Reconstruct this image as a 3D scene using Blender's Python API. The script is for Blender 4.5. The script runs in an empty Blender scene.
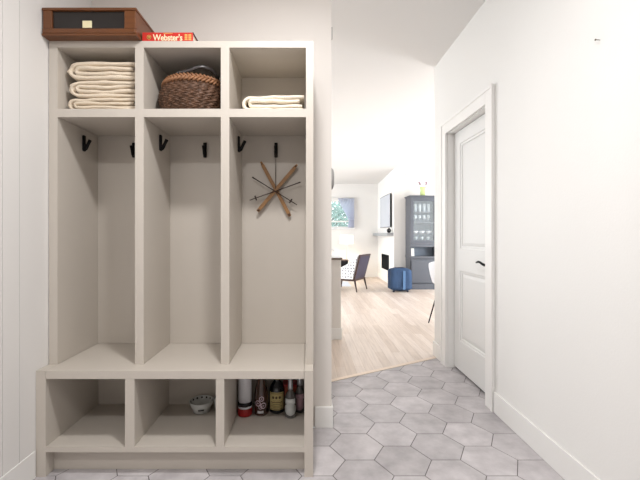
import bpy, bmesh, math, random
from mathutils import Vector, Matrix, noise
PI = math.pi
S = bpy.context.scene
COL = S.collection
random.seed(7)

# ------------------------------------------------------------------ camera
cam_d = bpy.data.cameras.new('camera'); cam = bpy.data.objects.new('camera', cam_d); COL.objects.link(cam)
cam.location = (0, 0, 1.15); cam.rotation_euler = (PI/2, 0, 0)
cam_d.sensor_width = 36; cam_d.lens = 36*378/640
cam_d.shift_x = (320-307)/640; cam_d.shift_y = -(240-235)/640
cam_d.clip_start = 0.02
S.camera = cam

# ------------------------------------------------------------------ world, lamps, exposure
W = bpy.data.worlds.new('world'); S.world = W; W.use_nodes = True
bg = W.node_tree.nodes['Background']; bg.inputs[0].default_value = (0.90, 0.955, 1.0, 1); bg.inputs[1].default_value = 2.5
S.view_settings.view_transform = 'Standard'; S.view_settings.look = 'None'
S.view_settings.gamma = 1; S.view_settings.exposure = 0.06; S.view_settings.use_curve_mapping = False

def area(name, loc, aim, sx, sy, power, color=(1, 1, 1), shape='RECTANGLE'):
    d = bpy.data.lights.new(name, 'AREA'); d.shape = shape; d.size = sx
    if shape == 'RECTANGLE': d.size_y = sy
    d.energy = power; d.color = color
    o = bpy.data.objects.new(name, d); COL.objects.link(o); o.location = loc
    o.rotation_euler = (Vector(aim)-Vector(loc)).to_track_quat('-Z', 'Y').to_euler()
    return o
area('hall_ceiling_and_fill', (-0.04, 1.06, 2.72), (-0.04, 1.06, 0), 0.20, 0, 30, (1, 0.99, 0.985), 'DISK')
area('hall_ceiling_and_fill', (-0.45, -0.35, 2.72), (-0.45, -0.35, 0), 0.20, 0, 27, (1, 0.99, 0.985), 'DISK')  # second overhead lamp, added as fill from the front
area('living_left_fill', (-4.2, 7.5, 1.5), (3, 8.4, 1.8), 3.4, 2.0, 215, (0.92, 0.965, 1.0))  # unseen area lamp added to brighten the living room from the left
area('living_right_fill', (4.9, 5.9, 1.15), (0, 7.9, 1.2), 3.0, 1.6, 170, (0.93, 0.97, 1.0))  # added fill from the right for the living-room walls and ceiling

# ------------------------------------------------------------------ materials
def lin(c):
    return tuple(((v/255+0.055)/1.055)**2.4 if v/255 > 0.04045 else v/255/12.92 for v in c)
def mat(name, rgb, rough=0.6, metal=0.0, var=0.0, scale=8.0, bump=0.0, bscale=60.0, spec=0.5, stretch=None, trans=0.0, alpha=1.0, emit=None, es=0):
    m = bpy.data.materials.new(name); m.use_nodes = True; nt = m.node_tree; p = nt.nodes['Principled BSDF']
    c = lin(rgb) + (1,)
    p.inputs['Base Color'].default_value = c; p.inputs['Roughness'].default_value = rough
    p.inputs['Metallic'].default_value = metal; p.inputs['Specular IOR Level'].default_value = spec
    p.inputs['Transmission Weight'].default_value = trans; p.inputs['Alpha'].default_value = alpha
    if emit: p.inputs['Emission Color'].default_value = lin(emit)+(1,); p.inputs['Emission Strength'].default_value = es
    tc = nt.nodes.new('ShaderNodeTexCoord'); mp = nt.nodes.new('ShaderNodeMapping')
    nt.links.new(tc.outputs['Object'], mp.inputs[0])
    if stretch: mp.inputs['Scale'].default_value = stretch
    n = nt.nodes.new('ShaderNodeTexNoise'); n.inputs['Scale'].default_value = scale; n.inputs['Detail'].default_value = 5
    nt.links.new(mp.outputs[0], n.inputs['Vector'])
    mx = nt.nodes.new('ShaderNodeMix'); mx.data_type = 'RGBA'
    mx.inputs['A'].default_value = tuple(v*(1-var) for v in c[:3])+(1,)
    mx.inputs['B'].default_value = tuple(min(1, v*(1+var)) for v in c[:3])+(1,)
    nt.links.new(n.outputs['Fac'], mx.inputs['Factor']); nt.links.new(mx.outputs['Result'], p.inputs['Base Color'])
    if bump:
        b = nt.nodes.new('ShaderNodeBump'); b.inputs['Strength'].default_value = bump; b.inputs['Distance'].default_value = 0.01
        n2 = nt.nodes.new('ShaderNodeTexNoise'); n2.inputs['Scale'].default_value = bscale
        nt.links.new(mp.outputs[0], n2.inputs['Vector']); nt.links.new(n2.outputs['Fac'], b.inputs['Height']); nt.links.new(b.outputs[0], p.inputs['Normal'])
    return m
def hexmat():
    m = mat('cement_tile', (178, 171, 170), 0.55); nt = m.node_tree; p = nt.nodes['Principled BSDF']
    mx = [n for n in nt.nodes if n.type == 'MIX'][0]; tn = [n for n in nt.nodes if n.type == 'TEX_NOISE'][0]
    tn.inputs['Scale'].default_value = 7; tn.inputs['Detail'].default_value = 7; tn.inputs['Roughness'].default_value = 0.62
    mx.inputs['A'].default_value = lin((132, 127, 130))+(1,); mx.inputs['B'].default_value = lin((226, 221, 222))+(1,)
    g = nt.nodes.new('ShaderNodeNewGeometry'); h = nt.nodes.new('ShaderNodeHueSaturation')
    mr = nt.nodes.new('ShaderNodeMapRange'); mr.inputs['To Min'].default_value = 0.86; mr.inputs['To Max'].default_value = 1.1
    nt.links.new(g.outputs['Random Per Island'], mr.inputs[0]); nt.links.new(mr.outputs[0], h.inputs['Value'])
    nt.links.new(mx.outputs['Result'], h.inputs['Color']); nt.links.new(h.outputs[0], p.inputs['Base Color'])
    return m
def woodfloor():
    m = bpy.data.materials.new('pale_oak'); m.use_nodes = True; nt = m.node_tree; p = nt.nodes['Principled BSDF']
    tc = nt.nodes.new('ShaderNodeTexCoord'); mp = nt.nodes.new('ShaderNodeMapping'); mp.inputs['Rotation'].default_value = (0, 0, PI/2)
    nt.links.new(tc.outputs['Object'], mp.inputs[0])
    br = nt.nodes.new('ShaderNodeTexBrick'); br.offset = 0.37; br.inputs['Scale'].default_value = 1; br.inputs['Brick Width'].default_value = 1.1
    br.inputs['Row Height'].default_value = 0.083; br.inputs['Mortar Size'].default_value = 0.0011; br.inputs['Bias'].default_value = 0
    br.inputs['Color1'].default_value = lin((206, 188, 173))+(1,); br.inputs['Color2'].default_value = lin((226, 212, 200))+(1,)
    br.inputs['Mortar'].default_value = lin((186, 164, 144))+(1,)
    nt.links.new(mp.outputs[0], br.inputs['Vector'])
    m2 = nt.nodes.new('ShaderNodeMapping'); m2.inputs['Scale'].default_value = (1.2, 16, 1); nt.links.new(mp.outputs[0], m2.inputs[0])
    n = nt.nodes.new('ShaderNodeTexNoise'); n.inputs['Scale'].default_value = 3; n.inputs['Detail'].default_value = 6; nt.links.new(m2.outputs[0], n.inputs['Vector'])
    cr = nt.nodes.new('ShaderNodeValToRGB'); cr.color_ramp.elements[0].position = .3; cr.color_ramp.elements[0].color = (.80, .78, .78, 1); cr.color_ramp.elements[1].position = .62; cr.color_ramp.elements[1].color = (1, 1, 1, 1)
    nt.links.new(n.outputs['Fac'], cr.inputs[0])
    mx = nt.nodes.new('ShaderNodeMix'); mx.data_type = 'RGBA'; mx.blend_type = 'MULTIPLY'; mx.inputs['Factor'].default_value = 0.8
    nt.links.new(br.outputs['Color'], mx.inputs['A']); nt.links.new(cr.outputs[0], mx.inputs['B']); nt.links.new(mx.outputs['Result'], p.inputs['Base Color'])
    p.inputs['Roughness'].default_value = 0.33
    return m
M = dict(
    wall=mat('white_wall_paint', (232, 230, 227), 0.7, bump=0.05, bscale=120),
    wallL=mat('white_board_paint', (226, 223, 220), 0.6),
    warm=mat('warm_white_paint', (222, 216, 210), 0.65),
    ceil=mat('ceiling_paint', (228, 226, 224), 0.8),
    trim=mat('trim_paint', (234, 232, 229), 0.4),
    door=mat('door_paint', (222, 221, 219), 0.42),
    gap=mat('gap_shadow_line', (60, 58, 56), 0.8),
    cub=mat('greige_lacquer', (196, 188, 178), 0.42, var=0.02, scale=3),
    tile=hexmat(), grout=mat('grey_grout', (108, 104, 102), 0.9, bump=.2), wood=woodfloor(),
    oak=mat('pale_oak_strip', (228, 210, 192), 0.4, var=.08, stretch=(12, 1, 1)),
    strap=mat('dark_leather', (62, 58, 58), 0.28),
    black=mat('black_iron', (13, 12, 12), 0.6, spec=.2), blackgloss=mat('black_gloss', (16, 16, 18), 0.2),
    towel=mat('beige_terry', (240, 224, 202), 0.95, var=.07, scale=30, bump=.6, bscale=260),
    towel2=mat('cream_terry', (248, 236, 216), 0.95, var=.05, scale=30, bump=.6, bscale=260),
    wick=mat('dark_wicker', (92, 64, 46), 0.55, var=.75, scale=38), wick2=mat('tan_wicker', (142, 98, 66), 0.6, var=.55, scale=50),
    wickin=mat('basket_inside', (62, 42, 30), 0.9),
    brown=mat('varnished_wood', (104, 60, 28), 0.35, var=.35, scale=9, stretch=(1, 8, 8)), dark=mat('dark_recess', (30, 24, 22), 0.4),
    cream=mat('cream_card', (230, 220, 180), 0.7), red=mat('red_cover', (196, 40, 30), 0.45), gold=mat('gold_ink', (226, 176, 92), 0.5),
    ivory=mat('ivory_ink', (245, 228, 190), 0.5), page=mat('pages', (228, 220, 205), 0.8, stretch=(1, 1, 60), var=.08),
    ski=mat('ski_wood', (148, 108, 66), 0.5, var=.45, scale=26), skid=mat('ski_dark', (84, 58, 40), 0.6), pole=mat('pole_dark', (62, 46, 38), 0.5),
    red2=mat('deep_red', (150, 20, 22), 0.35), white=mat('white_plastic', (226, 226, 232), 0.35),
    amber=mat('amber_glass', (66, 40, 30), 0.12, spec=.8), wine=mat('dark_glass', (16, 20, 26), 0.1, spec=.8),
    ylab=mat('yellow_label', (206, 188, 130), 0.6, var=.1, scale=40), lines=mat('label_ink', (96, 78, 48), 0.7),
    clear=mat('clear_glass', (200, 205, 205), 0.08, trans=.85), spirit=mat('smoky_glass', (120, 118, 116), 0.1, trans=.4),
    lilac=mat('lilac_print', (206, 184, 196), 0.6), silver=mat('silver_cap', (200, 204, 210), 0.3, metal=.6),
    wlab=mat('white_label', (232, 236, 236), 0.6, var=.12, scale=60), pink=mat('pink_label', (196, 160, 172), 0.6, var=.2, scale=60),
    orange=mat('orange_card', (158, 70, 38), 0.6, var=.2, scale=20),
    ceramic=mat('glazed_ceramic', (206, 208, 206), 0.25), ink=mat('dark_glaze', (34, 32, 34), 0.3),
    hutch=mat('slate_paint', (84, 87, 95), 0.45, var=.06), hutchd=mat('slate_inside', (112, 122, 136), 0.6), glassp=mat('pane_glass', (230, 240, 245), 0.03, alpha=.12, spec=.8),
    glassw=mat('glassware', (226, 236, 242), 0.08, alpha=.55), paper=mat('white_paper', (240, 238, 232), .7),
    screen=mat('tv_screen', (190, 196, 206), 0.22, spec=.9), mantel=mat('grey_stone', (158, 160, 162), 0.6, var=.15, scale=14),
    fire=mat('black_firebox', (18, 18, 20), 0.9, spec=.1), sill=mat('white_sill_and_glare', (235, 236, 238), .5),
    blue=mat('blue_canvas', (46, 70, 102), 0.85, var=.4, scale=7, stretch=(3, 3, 1), bump=.3), blue2=mat('pale_blue_strap', (84, 116, 154), 0.8), navy=mat('navy', (28, 34, 50), .7),
    wal=mat('walnut', (66, 45, 40), 0.4, var=.2, scale=12, stretch=(1, 1, 6)), plum=mat('plum_back', (66, 60, 78), 0.55, var=.1),
    rug=mat('pale_blue_rug', (206, 214, 226), .95, var=.05, scale=40), shade=mat('lamp_linen', (255, 246, 228), 0.9, emit=(255, 240, 214), es=1.1),
    brass=mat('pale_metal', (190, 182, 172), .35, metal=.7), curtain=mat('sheer_white', (236, 238, 246), .9, var=.03, alpha=.93),
    green=mat('lime_glass', (186, 204, 136), .2), stem=mat('stem_green', (98, 118, 80), .7), petal=mat('mauve_petal', (150, 112, 124), .7),
    counter=mat('taupe_stone', (124, 112, 102), .35, var=.15, scale=30), chrome=mat('chrome', (214, 216, 220), .35, metal=.4),
    shell=mat('white_shell', (224, 226, 232), .35), leaf=mat('leaf', (134, 170, 160), .7, var=.4, scale=5), bark=mat('bark', (92, 78, 66), .9),
    grey=mat('grey_plastic', (160, 158, 156), .5), nail=mat('nail', (120, 112, 98), .4, metal=.7), lawn=mat('lawn', (112, 146, 112), .95, var=.3, scale=3),
)
def fabric_dots():
    m = mat('dotted_cotton', (232, 232, 234), .9); nt = m.node_tree; p = nt.nodes['Principled BSDF']
    tc = nt.nodes.new('ShaderNodeTexCoord'); v = nt.nodes.new('ShaderNodeTexVoronoi'); v.inputs['Scale'].default_value = 17; v.inputs['Randomness'].default_value = .25
    nt.links.new(tc.outputs['Object'], v.inputs['Vector'])
    cr = nt.nodes.new('ShaderNodeValToRGB'); cr.color_ramp.elements[0].position = .22; cr.color_ramp.elements[0].color = lin((120, 122, 136))+(1,)
    cr.color_ramp.elements[1].position = .30; cr.color_ramp.elements[1].color = lin((234, 234, 236))+(1,)
    nt.links.new(v.outputs['Distance'], cr.inputs[0]); nt.links.new(cr.outputs[0], p.inputs['Base Color']); return m
M['dots'] = fabric_dots()

nt = M['curtain'].node_tree; tl = nt.nodes.new('ShaderNodeBsdfTranslucent'); tl.inputs[0].default_value = lin((240, 242, 250))+(1,)
ms = nt.nodes.new('ShaderNodeMixShader'); ms.inputs[0].default_value = .8; om = nt.nodes['Material Output']
nt.links.new(nt.nodes['Principled BSDF'].outputs[0], ms.inputs[1]); nt.links.new(tl.outputs[0], ms.inputs[2]); nt.links.new(ms.outputs[0], om.inputs[0])

# ------------------------------------------------------------------ mesh helpers
def B(): return bmesh.new()
def box(bm, x0, x1, y0, y1, z0, z1, bev=0.0, mi=0):
    r = bmesh.ops.create_cube(bm, size=1, matrix=Matrix.Translation(((x0+x1)/2, (y0+y1)/2, (z0+z1)/2)) @ Matrix.Diagonal((abs(x1-x0), abs(y1-y0), abs(z1-z0), 1)))
    vs = r['verts']
    if bev:
        es = list({e for v in vs for e in v.link_edges})
        rr = bmesh.ops.bevel(bm, geom=es, offset=bev, segments=2, affect='EDGES', profile=.5)
        vs = rr['verts']
    return vs
def lathe(bm, prof, seg=28, c=(0, 0, 0), cap=True, mi=0, a0=0.0):
    rings = []
    for r, z in prof:
        rings.append([bm.verts.new((c[0]+r*math.cos(a0+2*PI*k/seg), c[1]+r*math.sin(a0+2*PI*k/seg), c[2]+z)) for k in range(seg)])
    for a, b in zip(rings, rings[1:]):
        for k in range(seg):
            f = bm.faces.new((a[k], a[(k+1) % seg], b[(k+1) % seg], b[k])); f.smooth = True; f.material_index = mi
    if cap:
        if prof[0][0] > 1e-5: bm.faces.new(rings[0][::-1])
        if prof[-1][0] > 1e-5: bm.faces.new(rings[-1])
def tube(bm, pts, rad, seg=10, cap=True):
    pts = [Vector(p) for p in pts]; rads = rad if isinstance(rad, (list, tuple)) else [rad]*len(pts)
    rings = []; prev = None
    for i, p in enumerate(pts):
        t = (pts[min(i+1, len(pts)-1)]-pts[max(i-1, 0)]).normalized()
        if prev is None:
            up = Vector((0, 0, 1)) if abs(t.z) < .9 else Vector((1, 0, 0)); n = t.cross(up).normalized()
        else: n = (prev-t*prev.dot(t)).normalized()
        prev = n; b = t.cross(n)
        rings.append([bm.verts.new(p+(n*math.cos(2*PI*k/seg)+b*math.sin(2*PI*k/seg))*rads[i]) for k in range(seg)])
    for a, b in zip(rings, rings[1:]):
        for k in range(seg):
            f = bm.faces.new((a[k], a[(k+1) % seg], b[(k+1) % seg], b[k])); f.smooth = True
    if cap: bm.faces.new(rings[0][::-1]); bm.faces.new(rings[-1])
def prism(bm, poly, z0, z1):
    """poly in XY, counter-clockwise"""
    lo = [bm.verts.new((x, y, z0)) for x, y in poly]; hi = [bm.verts.new((x, y, z1)) for x, y in poly]
    bm.faces.new(lo[::-1]); bm.faces.new(hi); n = len(poly)
    for k in range(n): bm.faces.new((lo[k], lo[(k+1) % n], hi[(k+1) % n], hi[k]))
def obj(name, bm, m, parent=None, smooth=False, loc=None):
    bmesh.ops.recalc_face_normals(bm, faces=bm.faces)
    me = bpy.data.meshes.new(name); bm.to_mesh(me); bm.free()
    for k in (m if isinstance(m, (list, tuple)) else [m]): me.materials.append(M[k])
    if smooth:
        for p in me.polygons: p.use_smooth = True
    o = bpy.data.objects.new(name, me); COL.objects.link(o)
    if parent: o.parent = parent
    if loc: o.location = loc
    return o
def tag(o, label, cat, group=None, kind=None):
    o['label'] = label; o['category'] = cat
    if group: o['group'] = group
    if kind: o['kind'] = kind
    return o
def thing(name, label, cat, loc=(0, 0, 0), rz=0, group=None):
    o = bpy.data.objects.new(name, None); COL.objects.link(o); o.location = loc; o.rotation_euler = (0, 0, rz)
    o.empty_display_size = .05
    return tag(o, label, cat, group)
def struct(name, bm, m, parent=None):
    o = obj(name, bm, m, parent)
    if not parent: o['kind'] = 'structure'
    return o
def dup(root, loc, label, rz=None):
    r = root.copy(); COL.objects.link(r); r.location = loc; r['label'] = label
    if rz is not None: r.rotation_euler = (0, 0, rz)
    for ch in list(root.children):
        c = ch.copy(); COL.objects.link(c); c.parent = r
        for g in list(ch.children):
            d = g.copy(); COL.objects.link(d); d.parent = c
    return r

# ------------------------------------------------------------------ key dimensions (metres; the camera stands at the origin)
XL, XR = -1.290, 1.222          # hall side walls
YB = 2.264                      # wall behind the lockers
YC = 3.623                      # corner where the right wall ends
ZC = 2.755                      # hall ceiling
XE = .1467                      # end of the wall behind the lockers
YN = -2.1                       # hall rear wall
TA = Vector((.185, 2.957)); TB = Vector((1.160, 3.503)); TD = (TB-TA).normalized(); TN = Vector((TD.y, -TD.x))   # tile edge
YW, YH, XT = 10.35, 8.42, 1.938  # window wall, wall behind the hutch, fireplace wall
XFL, XFR = -4.6, 5.3

# ------------------------------------------------------------------ floors
def clip(poly, p, n):            # keep the side where (v-p).n >= 0
    out = []
    for a, b in zip(poly, poly[1:]+poly[:1]):
        da = (Vector(a)-p).dot(n); db = (Vector(b)-p).dot(n)
        if da >= 0: out.append(a)
        if da*db < 0:
            t = da/(da-db); out.append((a[0]+(b[0]-a[0])*t, a[1]+(b[1]-a[1])*t))
    return out
xc0 = TA+TD*((-1.247-TA.x)/TD.x)
bm = B()
corner_r = TA+TD*((XR-TA.x)/TD.x)
hall_poly = [(XL, YN), (XR+.1, YN), (XR+.1, (TA+TD*((XR+.1-TA.x)/TD.x)).y), (XE, (TA+TD*((XE-TA.x)/TD.x)).y), (XE, YB), (XL, YB)]
prism(bm, hall_poly, -.06, -.0012)
s = .147; ch = s*math.sqrt(3)
tb = 0.0016
for i in range(-10, 6):
    for j in range(-19, 9):
        cx = .4905+i*1.5*s; cy = 2.188+j*ch+(ch/2 if i % 2 else 0)
        r = s-.0024
        poly = [(cx+r*math.cos(PI/3*k), cy+r*math.sin(PI/3*k)) for k in range(6)]
        poly = clip(poly, Vector((XL, 0)), Vector((1, 0)))
        if poly: poly = clip(poly, Vector((XR+.075, 0)), Vector((-1, 0)))
        if poly: poly = clip(poly, Vector((0, YN)), Vector((0, 1)))
        if poly: poly = clip(poly, TA+TN*.003, TN)
        if not poly: continue
        if cx < XE+.3:
            if min(p[0] for p in poly) < XE and max(p[1] for p in poly) > YB-.005:
                a = clip(poly, Vector((0, YB-.001)), Vector((0, -1)))
                b = clip(clip(poly, Vector((XE, 0)), Vector((1, 0))) or [], Vector((0, YB-.001)), Vector((0, 1))) if max(p[0] for p in poly) > XE else []
                polys = [q for q in (a, b) if q and len(q) > 2]
            else: polys = [poly]
        else: polys = [poly]
        for q in polys:
            if len(q) < 3: continue
            lo = [bm.verts.new((x, y, -.0012)) for x, y in q]
            c = sum((Vector(p) for p in q), Vector((0, 0)))/len(q)
            hi = [bm.verts.new((c.x+(x-c.x)*.99, c.y+(y-c.y)*.99, 0)) for x, y in q]
            f = bm.faces.new(hi); f.material_index = 1
            for k in range(len(q)):
                f = bm.faces.new((lo[k], lo[(k+1) % len(q)], hi[(k+1) % len(q)], hi[k])); f.material_index = 1
struct('floor', bm, ['grout', 'tile'])
bm = B()
strip = .045
A0 = TA+TD*((XFL-TA.x)/TD.x)
def on(x, off=0.0): q = TA+TD*((x-TA.x)/TD.x); return (q.x, q.y-off)
prism(bm, [(XE-.0, on(XE)[1]+strip), (XR+.1, on(XR+.1)[1]+strip), (XR+.1, 3.62), (XFR, 3.62), (XFR, YW), (XFL, YW), (XFL, YB+.12), (XE-.0, YB+.12)], -.06, 0)
struct('floor', bm, 'wood')
bm = B(); prism(bm, [on(XE), on(XR+.1), (XR+.1, on(XR+.1)[1]+strip), (XE, on(XE)[1]+strip)], -.06, .003)
struct('trim_1', bm, 'oak')

# ------------------------------------------------------------------ walls
bm = B()                                     # left wall of vertical boards
y = YN; w = .095; g0 = 1.601
k0 = int((YN-g0)/w)-1; edges = [YN]+[g0+k*w for k in range(k0, 40) if YN+.02 < g0+k*w < 1.75]+[YB]
for a, b in zip(edges, edges[1:]): box(bm, XL-.02, XL, a+.0012, b-.0012, 0, ZC)
box(bm, XL-.12, XL-.004, YN, YB, 0, ZC)
struct('wall_left', bm, 'wallL')
bm = B(); box(bm, XL, XE, YB, YB+.12, 0, ZC+.06); struct('wall_back', bm, 'warm')
DY0, DY1, DZ = 2.55, 3.293, 2.036             # closet doorway in the right wall
bm = B()
box(bm, XR, XR+.12, YN, DY0, 0, ZC+.06); box(bm, XR, XR+.12, DY1, YC, 0, ZC+.06); box(bm, XR, XR+.12, DY0, DY1, DZ, ZC+.06)
struct('wall_right', bm, 'wall')
bm = B(); box(bm, XR+.121, XFR, YC-.12, YC, 0, ZC+.06); struct('wall_living_near', bm, 'wall')
bm = B(); box(bm, XL, XR, YN-.12, YN, 0, ZC)
struct('wall_rear', bm, 'wall')
WX0, WX1, WZ0, WZ1 = -.15, 1.235, 1.335, 2.11
bm = B()
box(bm, XFL, WX0, YW, YW+.12, 0, 2.9); box(bm, WX1, XT, YW, YW+.12, 0, 2.9); box(bm, WX0, WX1, YW, YW+.12, 0, WZ0); box(bm, WX0, WX1, YW, YW+.12, WZ1, 2.9)
struct('wall_far', bm, 'wall')
bm = B(); box(bm, XT, XFR, YH, YH+.1, 0, 2.9); box(bm, XT, XT+.12, YH+.1, YW+.12, 0, 2.9)
o = struct('wall_fireplace', bm, 'wall')
bm = B()                                      # living-room side walls with big openings for daylight
box(bm, XFL-.12, XFL, YB+.12, 3.9, 0, 2.9); box(bm, XFL-.12, XFL, 8.5, YW+.12, 0, 2.9); box(bm, XFL-.12, XFL, 3.9, 8.5, 2.6, 2.9); box(bm, XFL-.12, XFL, 3.9, 8.5, 0, .6)
struct('wall_living_left', bm, 'wall')
bm = B(); box(bm, XFR, XFR+.12, YC-.12, 3.9, 0, 2.9); box(bm, XFR, XFR+.12, 7.2, YH+.1, 0, 2.9); box(bm, XFR, XFR+.12, 3.9, 7.2, 2.6, 2.9)
struct('wall_living_right', bm, 'wall')
bm = B(); box(bm, XFL, XL-.0, YB+.0, YB+.12, 0, 2.9); struct('wall_kitchen', bm, 'wall')
# ceilings
bm = B()
prism(bm, [(XL-.1, YN-.1), (XR+.1, YN-.1), (XR+.1, YC-.121), (XR, YC), (.829, 2.903), (.48, YB), (XL-.1, YB)], ZC, ZC+.045)
struct('ceiling', bm, 'ceil')
bm = B()
def zc(y): return 2.80+(y-2.3)*(2.665-2.80)/5.3 if y < 7.6 else 2.665+(y-7.6)*(2.546-2.665)/2.75
for a, b in ((YB-.0, 7.6), (7.6, YW+.12)):
    v = [bm.verts.new(p) for p in ((XFL-.1, a, zc(a)), (XFR+.1, a, zc(a)), (XFR+.1, b, zc(b)), (XFL-.1, b, zc(b)), (XFL-.1, a, zc(a)+.08), (XFR+.1, a, zc(a)+.08), (XFR+.1, b, zc(b)+.08), (XFL-.1, b, zc(b)+.08))]
    for f in ((0, 1, 2, 3), (4, 5, 6, 7), (0, 1, 5, 4), (2, 3, 7, 6), (1, 2, 6, 5), (0, 3, 7, 4)): bm.faces.new([v[k] for k in f])
struct('ceiling', bm, 'ceil')
# baseboards
def bb(name, x0, x1, y0, y1, h=.13, m='trim'):
    bm = B(); box(bm, x0, x1, y0, y1, 0, h, .003); struct(name, bm, m)
bb('baseboard_right', XR-.013, XR, YN, 2.455, .135); bb('baseboard_right', XR-.013, XR, 3.39, YC+.012, .135)
bb('baseboard_back', .046, XE+.008, YB-.014, YB, .125); bb('baseboard_back', XE, XE+.008, YB, YB+.12, .125)
bb('baseboard_far', XFL, XT, YW-.014, YW, .12); bb('baseboard_hutch', XT-.014, XFR, YH-.014, YH, .12); bb('baseboard_fireplace', XT-.014, XT, YH, YW-.015, .12)
bb('baseboard_left', XL, XL+.006, YN, 1.79, .13)
bm = B(); box(bm, 2.0, 2.06, 2.3, 3.56, -.05, 2.4); box(bm, XR+.12, 2.0, 2.3, 2.36, -.05, 2.4); box(bm, XR+.12, 2.0, 3.45, 3.5, -.05, 2.4); box(bm, XR+.12, 2.0, 2.36, 3.45, 2.34, 2.4); box(bm, XR+.1, 2.0, 2.36, 3.45, -.05, -.003)
struct('closet_light_block', bm, 'wall')  # unseen shell added to stop light leaking through the gap under the door
# door casing (trim) and door
bm = B()
CX0, CX1 = XR-.02, XR
box(bm, CX0, CX1, 2.458, DY0+.004, 0, DZ+.094, .003); box(bm, CX0, CX1, DY1-.004, 3.388, 0, DZ+.094, .003)
box(bm, CX0, CX1, DY0+.004, DY1-.004, DZ-.004, DZ+.094, .003)
box(bm, CX0-.006, CX0+.004, 2.452, 2.475, 0, DZ+.10, .003); box(bm, CX0-.006, CX0+.004, 3.371, 3.394, 0, DZ+.10, .003); box(bm, CX0-.006, CX0+.004, 2.475, 3.371, DZ+.077, DZ+.10, .003)
struct('trim_2', bm, 'trim')
bm = B()
box(bm, XR+.002, XR+.118, DY1-.008, DY1-.0005, 0, DZ-.001); box(bm, XR+.002, XR+.118, DY0+.0005, DY0+.008, 0, DZ-.001); box(bm, XR+.002, XR+.118, DY0+.008, DY1-.008, DZ-.009, DZ-.001)
struct('trim_3', bm, 'trim')
DX = 1.277
bm = B()
y0, y1 = DY0+.011, DY1-.012; z0, z1 = .020, DZ-.014; st = .125
pz = [(.266, .852), (1.036, 1.915)]
box(bm, DX, DX+.038, y0, y0+st, z0, z1); box(bm, DX, DX+.038, y1-st, y1, z0, z1)
for a, b in ((z0, pz[0][0]), (pz[0][1], pz[1][0]), (pz[1][1], z1)): box(bm, DX, DX+.038, y0+st, y1-st, a, b)
for a, b in pz:
    ya, yb = y0+st, y1-st
    # sloped moulding around each sunk panel, then the raised field
    def q(d, x): return [bm.verts.new((x, ya+d, a+d)), bm.verts.new((x, yb-d, a+d)), bm.verts.new((x, yb-d, b-d)), bm.verts.new((x, ya+d, b-d))]
    rr = [q(0, DX), q(.004, DX+.006), q(.018, DX+.008), q(.024, DX+.015), q(.05, DX+.010)]
    for m_, n_ in zip(rr, rr[1:]):
        for k in range(4): bm.faces.new((m_[k], m_[(k+1) % 4], n_[(k+1) % 4], n_[k]))
    bm.faces.new(rr[-1]); 
door = struct('door_1', bm, 'door')
door['label'] = 'white two-panel closet door in the right wall'
bm = B(); lathe(bm, [(.026, 0), (.026, .006), (.012, .010), (.009, .03), (.009, .042)], 20)
bmesh.ops.rotate(bm, verts=bm.verts, cent=(0, 0, 0), matrix=Matrix.Rotation(-PI/2, 3, 'Y'))
bmesh.ops.translate(bm, verts=bm.verts, vec=(DX, 2.635, .94))
tube(bm, [(DX-.042, 2.630, .940), (DX-.045, 2.66, .946), (DX-.045, 2.69, .955), (DX-.045, 2.72, .957), (DX-.045, 2.75, .950)], [.009, .009, .0085, .008, .006])
struct('handle', bm, 'black', door)

# ------------------------------------------------------------------ locker unit (upper)
YU, YK = 1.885, 2.25             # front of uppers, inner back face
U = YU/378
def ux(px): return (px-307)*U
def uz(py): return 1.15+(235-py)*U
BZ = 1.15+(235-370.8)*1.796/378  # seat top
cubT, cubB = uz(41), uz(117)
xs = [ux(49), ux(57.5), ux(135), ux(143.7), ux(220.8), ux(229.3), ux(306), ux(313.4)]
zt = [uz(41), uz(47.5), uz(108.8), uz(117)]
L0 = Vector((xs[0], YU, BZ)); lk = thing('locker_unit', 'tall greige three-bay open locker unit with cubbies above, standing on the bench', 'locker', L0)
def lpart(name, x0, x1, y0, y1, z0, z1, p=None, bev=.0016, m='cub'):
    bm = B(); box(bm, x0, x1, y0, y1, z0, z1, bev); bmesh.ops.translate(bm, verts=bm.verts, vec=-L0)
    return obj(name, bm, m, p or lk)
FD = YU+.019
for a, b in ((0, 1), (6, 7)): lpart('side_panel', xs[a], xs[b], FD, YK, BZ+.0005, zt[1])
for a, b in ((2, 3), (4, 5)): lpart('divider', xs[a], xs[b], FD, YK, BZ+.0005, zt[1])
lpart('top_panel', xs[0], xs[7], FD, YK, zt[1], zt[0])
for a, b in ((1, 2), (3, 4), (5, 6)): lpart('shelf', xs[a], xs[b], FD, YK, zt[3], zt[2])
lpart('back_panel', xs[0], xs[7], YK, YK+.013, BZ+.0005, zt[0])
bm = B()
for a, b in ((0, 1), (2, 3), (4, 5), (6, 7)): box(bm, xs[a], xs[b], YU, FD, BZ+.0005, zt[1])
box(bm, xs[0], xs[7], YU, FD, zt[1], zt[0])
for a, b in ((1, 2), (3, 4), (5, 6)): box(bm, xs[a], xs[b], YU, FD, zt[3], zt[2])
bmesh.ops.remove_doubles(bm, verts=bm.verts, dist=1e-5)
bmesh.ops.translate(bm, verts=bm.verts, vec=-L0); obj('face_frame', bm, 'cub', lk)
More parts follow.
